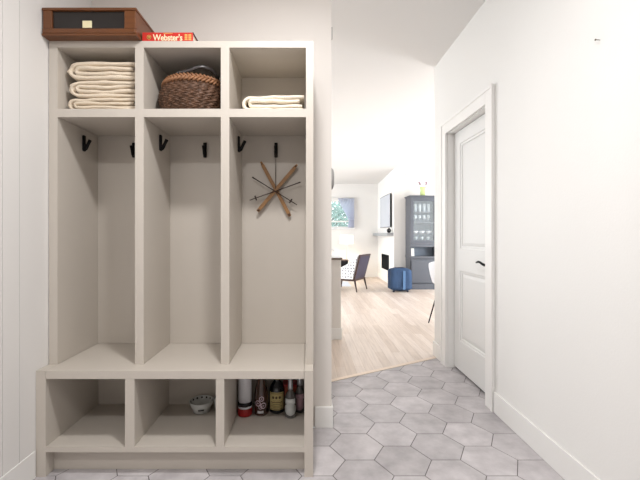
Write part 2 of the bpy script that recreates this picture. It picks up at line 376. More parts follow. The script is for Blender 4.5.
# ------------------------------------------------------------------ bench under it
YS = 1.796; Q = YS/378
def qx(px): return (px-307)*Q
def qz(py): return 1.15+(235-py)*Q
bx = [XL+.002, qx(45.6), qx(125), qx(134.4), qx(215.8), qx(224.2), qx(304.4), qx(313.2)]
bz = [.118, qz(446.9), qz(379.2), BZ]
L0 = Vector((bx[0], YS, 0)); bench = thing('storage_bench', 'low greige bench with three open shoe cubbies under its deep seat', 'bench', L0)
lk = bench
lpart('side_panel', bx[0], bx[1], YS+.019, YK+.013, 0, BZ); lpart('side_panel', bx[6], bx[7], YS+.019, YK+.013, 0, BZ)
for a, b in ((2, 3), (4, 5)): lpart('divider', bx[a], bx[b], YS+.019, YK, bz[1], bz[2])
lpart('seat', bx[1]+.0008, bx[6]-.0008, YS, YK+.013, bz[2], BZ, bev=.002)
lpart('bottom_shelf', bx[1], bx[6], YS+.019, YK, bz[1]-.02, bz[1])
lpart('back_panel', bx[1], bx[6], YK, YK+.013, bz[0], bz[2])
lpart('toe_kick', bx[1], bx[6], YS+.06, YS+.075, 0, bz[1]-.021)
bm = B()
for a, b in ((0, 1), (6, 7)): box(bm, bx[a], bx[b], YS, YS+.019, 0, BZ)
for a, b in ((2, 3), (4, 5)): box(bm, bx[a], bx[b], YS, YS+.019, bz[1], bz[2])
box(bm, bx[1], bx[6], YS, YS+.019, bz[0], bz[1])
bmesh.ops.translate(bm, verts=bm.verts, vec=-L0); obj('face_frame', bm, 'cub', bench)

# ------------------------------------------------------------------ coat hooks
def hook_build(label):
    t = thing('coat_hook', label, 'hook', (0, 0, 0), 0, 'black coat hooks in the lockers')   # wall behind is +y, arm points to -y
    bm = B(); box(bm, -.010, .010, -.012, 0, -.045, .043, .004); obj('back_bar', bm, 'black', t)
    bm = B(); tube(bm, [(0, -.008, -.036), (0, -.016, -.030), (0, -.028, -.006), (0, -.040, .018)], [.009, .0095, .0085, .009], 10); obj('prong', bm, 'black', t)
    return t
hk = hook_build('')
HZ = 1.655
hooks = [
    ('black coat hook on the left side panel of the leftmost locker bay', (xs[1], 2.10, 1.66), PI/2),
    ('black coat hook on the back of the leftmost locker bay, half hidden by the divider', (ux(135.2)-.012+.0, YK, HZ), 0),
    ('black coat hook on the left divider of the middle locker bay', (xs[3], 2.09, 1.66), PI/2),
    ('black coat hook on the back of the middle locker bay', (-.606, YK, HZ), 0),
    ('black coat hook on the left divider of the rightmost locker bay', (xs[5], 2.12, 1.66), PI/2),
    ('black coat hook above the crossed skis ornament in the rightmost bay', (-.184, YK, HZ), 0)]
for i, (lb, lc, rz) in enumerate(hooks):
    if i == 0: hk['label'] = lb; hk.location = lc; hk.rotation_euler = (0, 0, rz)
    else: dup(hk, lc, lb, rz)
bpy.context.view_layer.update()
hlist = [o for o in COL.objects if o.name.startswith('coat_hook')]
hlist[1].location.x = (134.3-307)*YK/378

# ------------------------------------------------------------------ crossed skis ornament hanging from its hook
def bp(px, py, D): return Vector(((px-307)*D/378, D, 1.15+(235-py)*D/378))
YO = YK-.022
C0 = bp(275.6, 190, YO)
orn = thing('ski_ornament', 'small wooden ornament of crossed skis and poles hanging in the rightmost bay', 'ornament', C0)
def rel(px, py, dy=0): v = bp(px, py, YO)-C0; v.y = dy; return v
for a, b, dy in (((261.0, 162), (290.0, 216), .004), ((297.2, 165), (257.6, 211.5), -.006)):
    p, q_ = rel(*a, dy), rel(*b, dy); d = (q_-p).normalized(); n = Vector((d.z, 0, -d.x)); L = (q_-p).length
    bm = B(); N = 14; rows = []
    for k in range(N+1):
        t = k/N; w = .0105*(1 if t > .08 else (.45+.55*t/.08)); w *= (1 if t < .97 else .8)
        cur = -.010*max(0, (.14-t)/.14)**2
        c = p+d*L*t+Vector((0, cur, 0))
        rows.append([bm.verts.new(c+n*w+Vector((0, -.003, 0))), bm.verts.new(c-n*w+Vector((0, -.003, 0))), bm.verts.new(c-n*w+Vector((0, .003, 0))), bm.verts.new(c+n*w+Vector((0, .003, 0)))])
    for r1, r2 in zip(rows, rows[1:]):
        for k in range(4): bm.faces.new((r1[k], r1[(k+1) % 4], r2[(k+1) % 4], r2[k]))
    bm.faces.new(rows[0]); bm.faces.new(rows[-1])
    sk = obj('ski', bm, 'ski', orn)
    for t in (.03, .97):
        bm = B(); c = p+d*L*t; 
        tube(bm, [c-d*.006+Vector((0, -.0045, 0)), c+d*.006+Vector((0, -.0045, 0))], .0065, 8); obj('binding_tip', bm, 'skid', sk)
for a, b, e in (((252.6, 177.5), (297, 205), .86), ((300.5, 182.5), (250, 200.5), .88)):
    p, q_ = rel(*a, -.014), rel(*b, -.014)
    bm = B(); tube(bm, [p, p+(q_-p)*.08, q_], [.0042, .003, .0025], 8); pl = obj('ski_pole', bm, 'pole', orn)
    c = p+(q_-p)*e; d = (q_-p).normalized(); n = Vector((d.z, 0, -d.x))
    bm = B(); tube(bm, [c-n*.014, c+n*.014], .0042, 8); tube(bm, [c-n*.013+Vector((0,-.004,0)), c+Vector((0,-.011,0)), c+n*.013+Vector((0,-.004,0))], .0018, 6); obj('pole_basket', bm, 'pole', pl)
bm = B(); tp = Vector((0-.0, -.012, HZ+.006-C0.z)); hx = -.184-C0.x
tube(bm, [(0, -.009, .004), (hx-.003, -.004, HZ-.02-C0.z), (hx-.011, .006, HZ-.012-C0.z)], .0012, 6); tube(bm, [(0, -.009, .004), (hx+.003, -.004, HZ-.02-C0.z), (hx+.011, .006, HZ-.012-C0.z)], .0012, 6)
obj('cord', bm, 'pole', orn)

# ------------------------------------------------------------------ folded towels
def ribbon(path, th):
    n = len(path); L = []; R = []
    for i in range(n):
        a = path[max(i-1, 0)]; b = path[min(i+1, n-1)]; d = (Vector(b)-Vector(a)).normalized(); nn = Vector((-d.y, d.x)); p = Vector(path[i])
        L.append(p+nn*th/2); R.append(p-nn*th/2)
    return L, R
def towel_mesh(W, H, Dp, seed, th=None, turns=2):
    """cross-section in XZ: nested U folds opening to the right, extruded along y"""
    th = th or H/4.6
    path = []
    def u(rx, zlo, zhi, xr_lo, xr_hi, left):
        r = (zhi-zlo)/2; zc_ = (zhi+zlo)/2; pts = []
        N = 9
        for k in range(7): pts.append((xr_lo+(left+r*1.25-xr_lo)*k/7, zlo))
        for k in range(N+1):
            a = -PI/2-PI*k/N; pts.append((left+r*1.25+r*1.25*math.cos(a), zc_+r*math.sin(a)))
        for k in range(1, 8): pts.append((left+r*1.25+(xr_hi-left-r*1.25)*k/7, zhi))
        return pts
    segs = [u(0, th*.55, H-th*.55, W*.99, W, .0+th*.4)]
    segs.append(u(0, th*1.62, H-th*1.62, W*.97, W*.93, th*2.1))
    bm = B(); M_ = 16
    for si, path in enumerate(segs):
        L, R = ribbon(path, th*.96); loop = L+R[::-1]
        rings = []
        for j in range(M_+1):
            t = j/M_; yy = Dp*t; pin = 0
            if j in (0, M_): pin = .12
            ring = []
            for idx, v in enumerate(loop):
                # round the cut ends slightly and wrinkle
                c = Vector(((L[min(idx, 2*len(L)-1-idx)].x+R[min(idx, 2*len(L)-1-idx)].x)/2, (L[min(idx, 2*len(L)-1-idx)].y+R[min(idx, 2*len(L)-1-idx)].y)/2))
                w = v+(c-v)*pin*2
                nz = noise.noise(Vector((w.x*14+seed*7, yy*9, w.y*10+si*5)))*th*.42 + noise.noise(Vector((w.x*45+seed*3, yy*30, w.y*30)))*th*.14
                edge = .012*noise.noise(Vector((w.x*8, w.y*40+seed, si*3.3))) if j == 0 else 0
                zz = max(.0008, w.y+nz*(1 if w.y > th*.3 else .2)); ring.append(bm.verts.new((w.x, yy+edge, zz)))
            rings.append(ring)
        n = len(loop)
        for a, b in zip(rings, rings[1:]):
            for k in range(n):
                f = bm.faces.new((a[k], a[(k+1) % n], b[(k+1) % n], b[k])); f.smooth = True
        for ring, rev in ((rings[0], 1), (rings[-1], 0)):
            m_ = len(L)
            for k in range(m_-1):
                q4 = [ring[k], ring[k+1], ring[2*m_-2-k], ring[2*m_-1-k]]; f = bm.faces.new(q4 if rev else q4[::-1]); f.smooth = True
    return bm
def zf(h): return h
sh = zt[2]
tw = [(.071, 'lowest of the three beige folded towels in the left cubby', 1, -1.222, .356),
      (.086, 'middle one of the three beige folded towels in the left cubby', 2, -1.214, .35),
      (.090, 'topmost of the three beige folded towels in the left cubby', 3, -1.222, .356)]
z = sh+.0005
for H, lb, sd, x0, w in tw:
    bm = towel_mesh(w, H, .27, sd)
    o = obj('folded_towel', bm, 'towel', None, loc=(x0, 1.93, z)); tag(o, lb, 'towel', 'beige towels in the left cubby'); z += H+.004
    zt_top = z
bm = towel_mesh(.317, .084, .27, 9)
o = obj('folded_towel', bm, 'towel2', None, loc=((242.5-307)*1.95/378, 1.93, sh+.0005)); tag(o, 'cream folded towel lying alone in the right cubby', 'towel')

# ------------------------------------------------------------------ wicker basket
bk = thing('wicker_basket', 'round dark wicker basket in the middle cubby', 'basket', (-.618, 2.072, sh+.001))
BSC = Matrix.Diagonal((1.08, .97, 1.07))
prof = [(.120, 0), (.140, .006), (.158, .03), (.170, .06), (.1745, .085), (.172, .11), (.163, .132), (.152, .15)]
bm = B(); seg = 132; rings = []; R_ = 15; SB = 5
def pr(t):
    z = t*.15
    for (r0, z0), (r1, z1) in zip(prof, prof[1:]):
        if z <= z1+1e-9: return r0+(r1-r0)*(z-z0)/(z1-z0) if z1 > z0 else r1
    return prof[-1][0]
for j in range(R_*SB+1):
    t = j/(R_*SB); ring = []
    for k in range(seg):
        wv = .0046*math.sin(k*2*PI/seg*26+(j//SB)*2.3+(j % SB)*(.5 if (j//SB) % 2 else -.5)+1.6*noise.noise(Vector((k*.11, j*.13, 2))))*math.sin(PI*(j % SB)/SB)-.002*(1 if j % SB == 0 else 0)
        r = pr(t)-.004+wv; ring.append(bm.verts.new((r*math.cos(2*PI*k/seg), r*math.sin(2*PI*k/seg), t*.15)))
    rings.append(ring)
for a, b in zip(rings, rings[1:]):
    for k in range(seg): bm.faces.new((a[k], a[(k+1) % seg], b[(k+1) % seg], b[k]))
bm.faces.new(rings[0][::-1])
bmesh.ops.transform(bm, verts=bm.verts, matrix=BSC.to_4x4()); obj('body', bm, 'wick', bk)
bm = B()                                      # braided rim: two rows of slanted wraps
for row, (zc_, rr, tl) in enumerate(((.159, .149, 1), (.176, .137, -1))):
    n = 46
    for k in range(n):
        a = 2*PI*k/n; b_ = a+2*PI/n*1.3*tl
        tube(bm, [(rr*math.cos(a), rr*math.sin(a), zc_-.010), ((rr+.004)*math.cos((a+b_)/2), (rr+.004)*math.sin((a+b_)/2), zc_), (rr*math.cos(b_), rr*math.sin(b_), zc_+.010)], .0062, 8)
lathe(bm, [(.138, .15), (.138, .16), (.127, .186), (.121, .186), (.126, .15), (.138, .15)], 48, cap=False)
bmesh.ops.transform(bm, verts=bm.verts, matrix=BSC.to_4x4()); obj('braided_rim', bm, 'wick2', bk)
bm = B(); lathe(bm, [(.138, .02), (.131, .16)], 40, cap=False); lathe(bm, [(.0, .02), (.138, .02)], 40, cap=False); bmesh.ops.transform(bm, verts=bm.verts, matrix=BSC.to_4x4()); obj('lining', bm, 'wickin', bk)
bm = B()
hp = [(-.062, -.118, .186), (-.04, -.126, .194), (-.01, -.130, .196), (.02, -.132, .204), (.045, -.130, .217), (.075, -.120, .224), (.105, -.098, .220), (.125, -.065, .205), (.130, -.035, .187)]
tube(bm, hp, [.006, .007, .008, .008, .008, .008, .008, .007, .006], 10); bmesh.ops.transform(bm, verts=bm.verts, matrix=BSC.to_4x4()); obj('handle', bm, 'strap', bk)

# ------------------------------------------------------------------ box and book on top
ztop = zt[0]+.0005
bxo = thing('wooden_case', 'varnished brown wooden case with dark recessed front, on top of the lockers', 'box', ((41-307)*1.83/378, 1.83, ztop))
bw = (136.6-41)*1.83/378; BH = .135
bm = B(); box(bm, .0, bw, .004, .24, 0, .012, .002); box(bm, .004, bw-.004, .0, .02, .010, .034, .005)
box(bm, .006, bw-.006, .016, .236, .012, BH-.012, .001)
obj('body', bm, 'brown', bxo)
bm = B(); box(bm, -.002+.004, bw-.002, .0, .24, BH-.014, BH, .004); obj('lid', bm, 'brown', bxo)
bm = B(); box(bm, .006, .05, .003, .016, .034, BH-.014, .003); obj('stile', bm, 'brown', bxo)
bm = B(); box(bm, bw-.062, bw-.006, .003, .016, .034, BH-.014, .003); obj('stile', bm, 'brown', bxo)
bm = B(); box(bm, .05, bw-.062, .013, .0165, .034, BH-.014); obj('recess_panel', bm, 'dark', bxo)
bm = B(); box(bm, .195, .24, .009, .0128, .040, .075, .001); obj('label_card', bm, 'cream', bxo)
bkx0, bkx1 = (142.2-307)*1.888/378, (193-307)*1.888/378
book = thing('book', 'thick red dictionary lying flat on top of the lockers, spine outward', 'book', (bkx0, 1.888, ztop))
bw2 = bkx1-bkx0; bh = .044
bm = B(); box(bm, 0, bw2, 0, .0035, 0, bh, .0012); box(bm, 0, bw2, .003, .175, 0, .003); box(bm, 0, bw2, .003, .175, bh-.003, bh)
obj('cover', bm, ['red'], book)
bm = B(); box(bm, .002, bw2-.004, .004, .17, .0032, bh-.0032); obj('pages', bm, 'page', book)
bm = B(); box(bm, bw2-.002, bw2+.0015, .0, .176, bh-.0032, bh+.0005); obj('cover_edge', bm, 'navy', book)
def text_part(name, body, size, loc, m, parent, bold=0.0, sx=1.0):
    c = bpy.data.curves.new(name, 'FONT'); c.body = body; c.size = size; c.extrude = .0004; c.offset = bold; c.align_x = 'CENTER'; c.align_y = 'CENTER'; c.space_character = .95
    o = bpy.data.objects.new(name, c); COL.objects.link(o); bpy.context.view_layer.update()
    me = bpy.data.meshes.new_from_object(o.evaluated_get(bpy.context.evaluated_depsgraph_get())); bpy.data.objects.remove(o); bpy.data.curves.remove(c)
    me.transform(Matrix.Rotation(PI/2, 4, 'X') @ Matrix.Diagonal((sx, 1, 1, 1))); me.materials.clear(); me.materials.append(M[m])
    q_ = bpy.data.objects.new(name, me); COL.objects.link(q_); q_.parent = parent; q_.location = loc; return q_
text_part('title', "Webster's", .043, (.128, -.0006, .0165), 'ivory', book, .0007, .86)
bm = B()
for k in range(10): box(bm, .107+k*.0046, .1102+k*.0046, -.0006, .0003, .0372, .0408)
obj('small_print', bm, 'gold', book)
bm = B(); lathe(bm, [(.011, 0), (.011, .0008), (.0085, .0008), (.0085, 0)], 24); lathe(bm, [(.0, .0009), (.005, .0009), (.005, 0)], 16, cap=False)
bmesh.ops.rotate(bm, verts=bm.verts, cent=(0, 0, 0), matrix=Matrix.Rotation(PI/2, 3, 'X')); bmesh.ops.translate(bm, verts=bm.verts, vec=(.034, 0, .02)); obj('round_emblem', bm, 'gold', book)
bm = B()
for k in range(2):
    for j in range(3): box(bm, .212+k*.019, .226+k*.019, -.0008, .0002, .006+j*.0105, .0135+j*.0105, .0003)
obj('ornament_print', bm, 'gold', book)

# ------------------------------------------------------------------ things in the bench
zb = bz[1]+.0005
def base_x(px, D): return (px-307)*D/378
# canister
D = 2.115
cn = thing('canister', 'tall white cylinder with black band and red base in the right bench cubby', 'canister', (base_x(245, D), D, zb))
bm = B(); lathe(bm, [(.030, 0), (.038, .004), (.040, .012), (.040, .040), (.038, .046)], 32); obj('red_base', bm, 'red2', cn)
bm = B(); lathe(bm, [(.0385, .046), (.0385, .058)], 32); obj('white_ring', bm, 'white', cn)
bm = B(); lathe(bm, [(.0395, .058), (.0395, .079)], 32); obj('black_band', bm, 'blackgloss', cn)
bm = B(); lathe(bm, [(.0365, .079), (.0365, .285), (.030, .292)], 32); obj('tube', bm, 'white', cn)
def bottle(label, px, D, prof, m, group='bottles in the right bench cubby'):
    t = thing('bottle', label, 'bottle', (base_x(px, D), D, zb), 0, group)
    bm = B(); lathe(bm, prof, 32); obj('glass_body', bm, m, t); return t
def wrap(bm, r, z0, z1, a, seg=20, cz=None, shape='rect'):   # a label bent round the front of a bottle
    cols = []
    for k in range(seg+1):
        t = -1+2*k/seg; an = -PI/2+t*a
        if shape == 'oval':
            h = math.sqrt(max(0.0001, 1-t*t))*(z1-z0)/2; zc_ = (z0+z1)/2; lo, hi = zc_-h, zc_+h
        else: lo, hi = z0, z1
        cols.append((bm.verts.new((r*math.cos(an), r*math.sin(an), lo)), bm.verts.new((r*math.cos(an), r*math.sin(an), hi)), bm.verts.new(((r-.0008)*math.cos(an), (r-.0008)*math.sin(an), lo)), bm.verts.new(((r-.0008)*math.cos(an), (r-.0008)*math.sin(an), hi))))
    for p, q_ in zip(cols, cols[1:]):
        f = bm.faces.new((p[0], q_[0], q_[1], p[1])); f.smooth = True
        bm.faces.new((p[2], p[3], q_[3], q_[2])); bm.faces.new((p[1], q_[1], q_[3], p[3])); bm.faces.new((p[0], p[2], q_[2], q_[0]))
    bm.faces.new((cols[0][0], cols[0][1], cols[0][3], cols[0][2])); bm.faces.new((cols[-1][0], cols[-1][2], cols[-1][3], cols[-1][1]))
t = bottle('tall brown glass bottle with lilac flower print, beside the white canister', 261.3, 2.13, [(.032, 0), (.037, .004), (.038, .012), (.038, .10), (.034, .14), (.026, .18), (.018, .22), (.015, .25), (.015, .285)], 'amber')
bm = B()
for (ax, az, rr) in ((-.40, .073, .017), (.16, .098, .014), (.42, .060, .017), (-.02, .052, .011)):
    n = 22; R0 = .0388
    for (ra, rb) in ((rr, rr*.70), (rr*.28, rr*.12)):
        ring = []
        for k in range(n):
            a = 2*PI*k/n
            def P(r_): an = -PI/2+ax+r_*math.cos(a)/R0; return (R0*math.cos(an), R0*math.sin(an), az+r_*math.sin(a))
            ring.append((bm.verts.new(P(ra)), bm.verts.new(P(rb))))
        for k in range(n): bm.faces.new((ring[k][0], ring[(k+1) % n][0], ring[(k+1) % n][1], ring[k][1]))
obj('flower_print', bm, 'lilac', t)
bm = B(); wrap(bm, .0386, .018, .032, .45); obj('small_label', bm, 'white', t)
t = bottle('dark wine bottle with cream-yellow label in the bench cubby', 277, 2.165, [(.036, 0), (.043, .004), (.044, .012), (.044, .128), (.040, .142), (.030, .158), (.020, .172), (.0165, .19), (.016, .27), (.018, .272), (.018, .29)], 'wine')
bm = B(); wrap(bm, .0448, .022, .121, 1.05); lb = obj('front_label', bm, 'ylab', t)
bm = B(); wrap(bm, .0456, .027, .029, .95); wrap(bm, .0456, .114, .1155, .95); wrap(bm, .0456, .074, .0755, .45); wrap(bm, .0456, .064, .068, .75); wrap(bm, .0456, .055, .057, .6); wrap(bm, .0456, .045, .0465, .7); wrap(bm, .0456, .036, .0375, .4)
for q_ in (-.42, 0, .42):
    n0 = len(bm.verts); wrap(bm, .0456, .085, .100, .15, shape='oval'); bm.verts.ensure_lookup_table(); bmesh.ops.rotate(bm, verts=bm.verts[n0:], cent=(0, 0, 0), matrix=Matrix.Rotation(q_, 3, 'Z'))
obj('label_print', bm, 'lines', lb)
bm = B(); lathe(bm, [(.0185, .172), (.0175, .19), (.017, .235)], 24, cap=False); obj('neck_label', bm, 'ylab', t)
def spirit(label, px, D, r, lab, lm):
    t = bottle(label, px, D, [(r-.005, 0), (r, .004), (r+.001, .012), (r, .105), (r-.006, .125), (.014, .145), (.012, .160), (.012, .175)], 'spirit')
    bm = B(); lathe(bm, [(.0135, .150), (.0145, .165), (.0145, .178), (.013, .18), (.013, .205), (.015, .207), (.015, .225)], 24); obj('cap', bm, 'silver', t)
    bm = B(); wrap(bm, r+.002, .018, .084, 1.15, shape='oval'); obj('front_label', bm, lm, t)
    bm = B(); wrap(bm, r+.0016, .080, .108, .9); obj('upper_label', bm, lm, t)
    return t
spirit('clear bottle with round white labels and silver cap in the bench cubby', 290.5, 2.10, .032, 0, 'wlab')
spirit('clear bottle with pinkish label against the right end of the bench cubby', 299.8, 2.16, .027, 0, 'pink')
cb = thing('carton', 'orange carton standing behind the clear bottles in the bench', 'box', (base_x(290, 2.21), 2.205, zb))
bm = B(); box(bm, -.040, .040, -.035, .035, 0, .135, .002); obj('sides', bm, 'orange', cb)
bm = B(); box(bm, -.041, .041, -.036, .036, .135, .148, .002); obj('lid', bm, 'red2', cb)
# bowls
bl = thing('bowl', 'white ceramic bowl with dark dots inside its rim, in the middle bench cubby', 'bowl', (base_x(201.5, 2.165), 2.165, zb))
bm = B(); lathe(bm, [(.0, .0), (.046, .0), (.046, .012), (.050, .016), (.060, .035), (.068, .060), (.0665, .062), (.064, .060), (.054, .034), (.040, .018), (.0, .016)], 40, cap=False); obj('body', bm, 'ceramic', bl)
bm = B()
for k in range(14):
    a = 2*PI*k/14; r = .0612; n0 = len(bm.verts)
    c = Vector((r*math.cos(a), r*math.sin(a), .0515)); e1 = Vector((-math.sin(a), math.cos(a), 0)); e2 = Vector((math.cos(a)*.33, math.sin(a)*.33, .94)); inw = Vector((-math.cos(a), -math.sin(a), .3))*.0011
    v = [bm.verts.new(c+inw+e1*.0062*math.cos(2*PI*j/10)+e2*.0062*math.sin(2*PI*j/10)) for j in range(10)]; bm.faces.new(v)
obj('dot_glaze', bm, 'ink', bl)
bm = B()
n0 = 0; wrap(bm, .0555, .020, .031, .28, 12); 
for v in bm.verts:                                            # lean the badge with the bowl wall
    f_ = 1+(v.co.z-.0255)*.012/.02/.0555*20*.05; 
    k_ = (.0515+(v.co.z-.017)*.55+.0012)/.0555; v.co.x *= k_; v.co.y *= k_
bmesh.ops.rotate(bm, verts=bm.verts, cent=(0, 0, 0), matrix=Matrix.Rotation(.22, 3, 'Z')); obj('badge', bm, 'ink', bl)
b2 = thing('cup', 'small white cup behind the divider, right of the dotted bowl', 'cup', (base_x(219.5, 2.19)-.001, 2.19, zb))
bm = B(); lathe(bm, [(.0, 0), (.022, 0), (.026, .01), (.032, .05), (.033, .066), (.031, .066), (.029, .045), (.022, .012), (0, .01)], 28, cap=False); obj('body', bm, 'ceramic', b2)

# ------------------------------------------------------------------ small fixtures
th_ = thing('thermostat', 'round grey device on the end of the wall beside the lockers', 'thermostat', (XE, 2.33, 1.495))
bm = B(); lathe(bm, [(.066, 0), (.066, .006), (.058, .014), (.040, .019), (.0, .021)], 32); bmesh.ops.rotate(bm, verts=bm.verts, cent=(0, 0, 0), matrix=Matrix.Rotation(PI/2, 3, 'Y')); obj('cover', bm, 'grey', th_)
sn = thing('sensor', 'tiny grey sensor high on the wall end beside the lockers', 'sensor', (XE, 2.28, 2.37))
bm = B(); box(bm, 0, .007, 0, .02, -.035, .035, .002); obj('housing', bm, 'grey', sn)
nl = thing('wall_nail', 'small nail sticking out high on the white right wall', 'nail', (XR, XR*378/293, 1.15+195*(XR*378/293)/378))
bm = B(); tube(bm, [(0, 0, 0), (-.018, 0, .001)], .0016, 8); tube(bm, [(-.018, 0, .001), (-.020, 0, .001)], .0042, 10); obj('shank', bm, 'nail', nl)

# ------------------------------------------------------------------ kitchen peninsula
pn = thing('kitchen_peninsula', 'white kitchen peninsula end with taupe stone top beyond the lockers', 'counter', (.374, 4.164, 0))
bm = B(); box(bm, -1.9, 0, 0, .62, .0, .878, .003); obj('body', bm, 'warm', pn)
bm = B(); box(bm, -1.9, .008, -.010, .0, 0, .125, .002); box(bm, 0, .008, 0, .62, 0, .125, .002); obj('base_trim', bm, 'trim', pn)
bm = B(); box(bm, -1.92, .010, -.018, .64, .878, .902, .003); ctp = obj('countertop', bm, 'sill', pn)  # glare on the taupe stone is put into the slab's white colour
bm = B(); box(bm, -1.92, .012, -.022, -.0185, .876, .900, .001); box(bm, .0105, .014, -.022, .64, .876, .900, .001); obj('edge_band', bm, 'counter', ctp)
fc = thing('tap', 'low curved pale metal tap on the peninsula countertop', 'tap', (.20, 4.42, .9025))
bm = B(); lathe(bm, [(.022, 0), (.022, .008), (.013, .012), (.013, .07)], 20); obj('base', bm, 'chrome', fc)
bm = B(); tube(bm, [(0, 0, .065), (.01, 0, .088), (.04, 0, .093), (.08, 0, .085), (.115, 0, .065)], [.008, .007, .006, .006, .006]); obj('spout', bm, 'chrome', fc)

# ------------------------------------------------------------------ living room: window, curtain, tree outside
bm = B(); fr = .045
box(bm, WX0, WX1, YW+.02, YW+.07, WZ0, WZ0+fr); box(bm, WX0, WX1, YW+.02, YW+.07, WZ1-fr, WZ1); box(bm, WX0, WX0+fr, YW+.02, YW+.07, WZ0+fr, WZ1-fr); box(bm, WX1-fr, WX1, YW+.02, YW+.07, WZ0+fr, WZ1-fr)
box(bm, WX0+fr, WX1-fr, YW+.03, YW+.06, 1.50, 1.54); box(bm, .52, .56, YW+.03, YW+.06, WZ0+fr, WZ1-fr)
wn = struct('window_1', bm, 'trim')
bm = B(); box(bm, WX0+fr, WX1-fr, YW+.043, YW+.047, WZ0+fr, WZ1-fr); struct('pane', bm, 'glassp', wn)
bm = B(); box(bm, WX0-.06, WX1+.06, YW-.05, YW+.02, WZ0-.03, WZ0, .004); struct('sill', bm, 'sill', wn)
ct = thing('curtain', 'sheer white curtain drawn to the right side of the far window', 'curtain', (1.24, YW-.08, 0))
bm = B(); nx, nz = 60, 26; rows = []
for j in range(nz+1):
    t = j/nz; zz = 2.15-t*.80
    wid = .44-.30*min(1, t/.72)**1.2 if t < .72 else .14+.03*(t-.72)/.28
    row = []
    for i in range(nx+1):
        u_ = i/nx; x = .04-wid+wid*u_; yy = .022*math.sin(u_*2*PI*9)*(1-.3*t)
        row.append(bm.verts.new((x, yy, zz)))
    rows.append(row)
for a, b in zip(rows, rows[1:]):
    for k in range(nx): f = bm.faces.new((a[k], a[k+1], b[k+1], b[k])); f.smooth = True
o = obj('fabric', bm, 'curtain', ct); sm = o.modifiers.new('s', 'SOLIDIFY'); sm.thickness = .003
bm = B(); tube(bm, [(-1.45, 0, 2.16), (.09, 0, 2.16)], .008, 10); obj('rod', bm, 'trim', ct)
bm = B(); tube(bm, [(-.14, -.027, 1.57), (-.05, -.03, 1.565), (.03, -.026, 1.575)], .009, 8); obj('tieback', bm, 'curtain', ct)
bm = B(); prism(bm, [(-14, YW+.3), (14, YW+.3), (14, 34), (-14, 34)], -.3, -.1); o = struct('ground', bm, 'lawn'); 
def shrub(name, label, x, y, h, r, n, sd):
    rnd = random.Random(sd); t = thing(name, label, 'tree', (x, y, -.1), 0, 'trees outside the far window'); bm = B()
    tube(bm, [(0, 0, 0), (.03, 0, h*.35), (0, .02, h*.7), (.04, .0, h*.92)], [.07, .06, .04, .015], 8)
    for k in range(9):
        a = rnd.uniform(0, 2*PI); z0 = h*rnd.uniform(.3, .75); tube(bm, [(0, 0, z0), (r*.5*math.cos(a), r*.5*math.sin(a), z0+h*.12), (r*.85*math.cos(a), r*.85*math.sin(a), z0+h*.2)], [.03, .02, .008], 6)
    obj('trunk', bm, 'bark', t); bm = B()
    for k in range(n):
        th = rnd.uniform(0, 2*PI); ph = math.acos(rnd.uniform(-1, 1)); q = rnd.uniform(.35, 1)**.6
        c = Vector((r*q*math.sin(ph)*math.cos(th), r*q*math.sin(ph)*math.sin(th), h*.62+h*.40*q*math.cos(ph)))
        e1 = Vector((rnd.gauss(0, 1), rnd.gauss(0, 1), rnd.gauss(0, 1))).normalized(); e2 = e1.orthogonal().normalized(); L = rnd.uniform(.07, .13)
        v = [bm.verts.new(c-e1*L), bm.verts.new(c+e2*L*.4), bm.verts.new(c+e1*L), bm.verts.new(c-e2*L*.4)]; bm.faces.new(v)
    obj('foliage', bm, 'leaf', t)
shrub('garden_tree', 'leafy grey-green tree seen through the far window, nearer one', .75, 12.9, 2.5, .8, 900, 3)
shrub('garden_tree', 'leafy grey-green tree further back beyond the far window, more to the right', 1.9, 15.5, 2.9, 1.0, 900, 5)

# ------------------------------------------------------------------ lamp, side table
LT = (1.02, 9.75)
st_ = thing('side_table', 'small black side table under the lamp behind the armchair', 'table', (LT[0]-.0, LT[1], 0))
bm = B(); box(bm, -.27, .03, -.2, .2, .49, .515, .004); obj('tabletop', bm, 'wal', st_)
bm = B(); box(bm, -.26, .02, -.18, .18, .27, .49, .003); obj('drawer_box', bm, 'blackgloss', st_)
for sx in (-.25, .01):
    for sy in (-.17, .17):
        bm = B(); tube(bm, [(sx, sy, .27), (sx, sy, 0)], [.014, .010], 8); obj('leg', bm, 'black', st_)
lm = thing('table_lamp', 'slim pale table lamp with glowing drum shade by the far wall', 'lamp', (LT[0]+.0-.0, LT[1]-.03, .5155))
bm = B(); lathe(bm, [(.027, 0), (.027, .010), (.006, .018)], 24); obj('base', bm, 'brass', lm)
bm = B(); tube(bm, [(0, 0, .012), (0, 0, .56)], .005, 10); obj('stem', bm, 'brass', lm)
bm = B(); lathe(bm, [(.175, .41), (.165, .635)], 36, cap=False); lathe(bm, [(.0, .628), (.165, .63)], 36, cap=False); o = obj('shade', bm, 'shade', lm)
ld = bpy.data.lights.new('bulb', 'POINT'); ld.energy = 9; ld.color = (1, .88, .72); ld.shadow_soft_size = .04
lo = bpy.data.objects.new('bulb', ld); COL.objects.link(lo); lo.parent = lm; lo.location = (0, 0, .5)

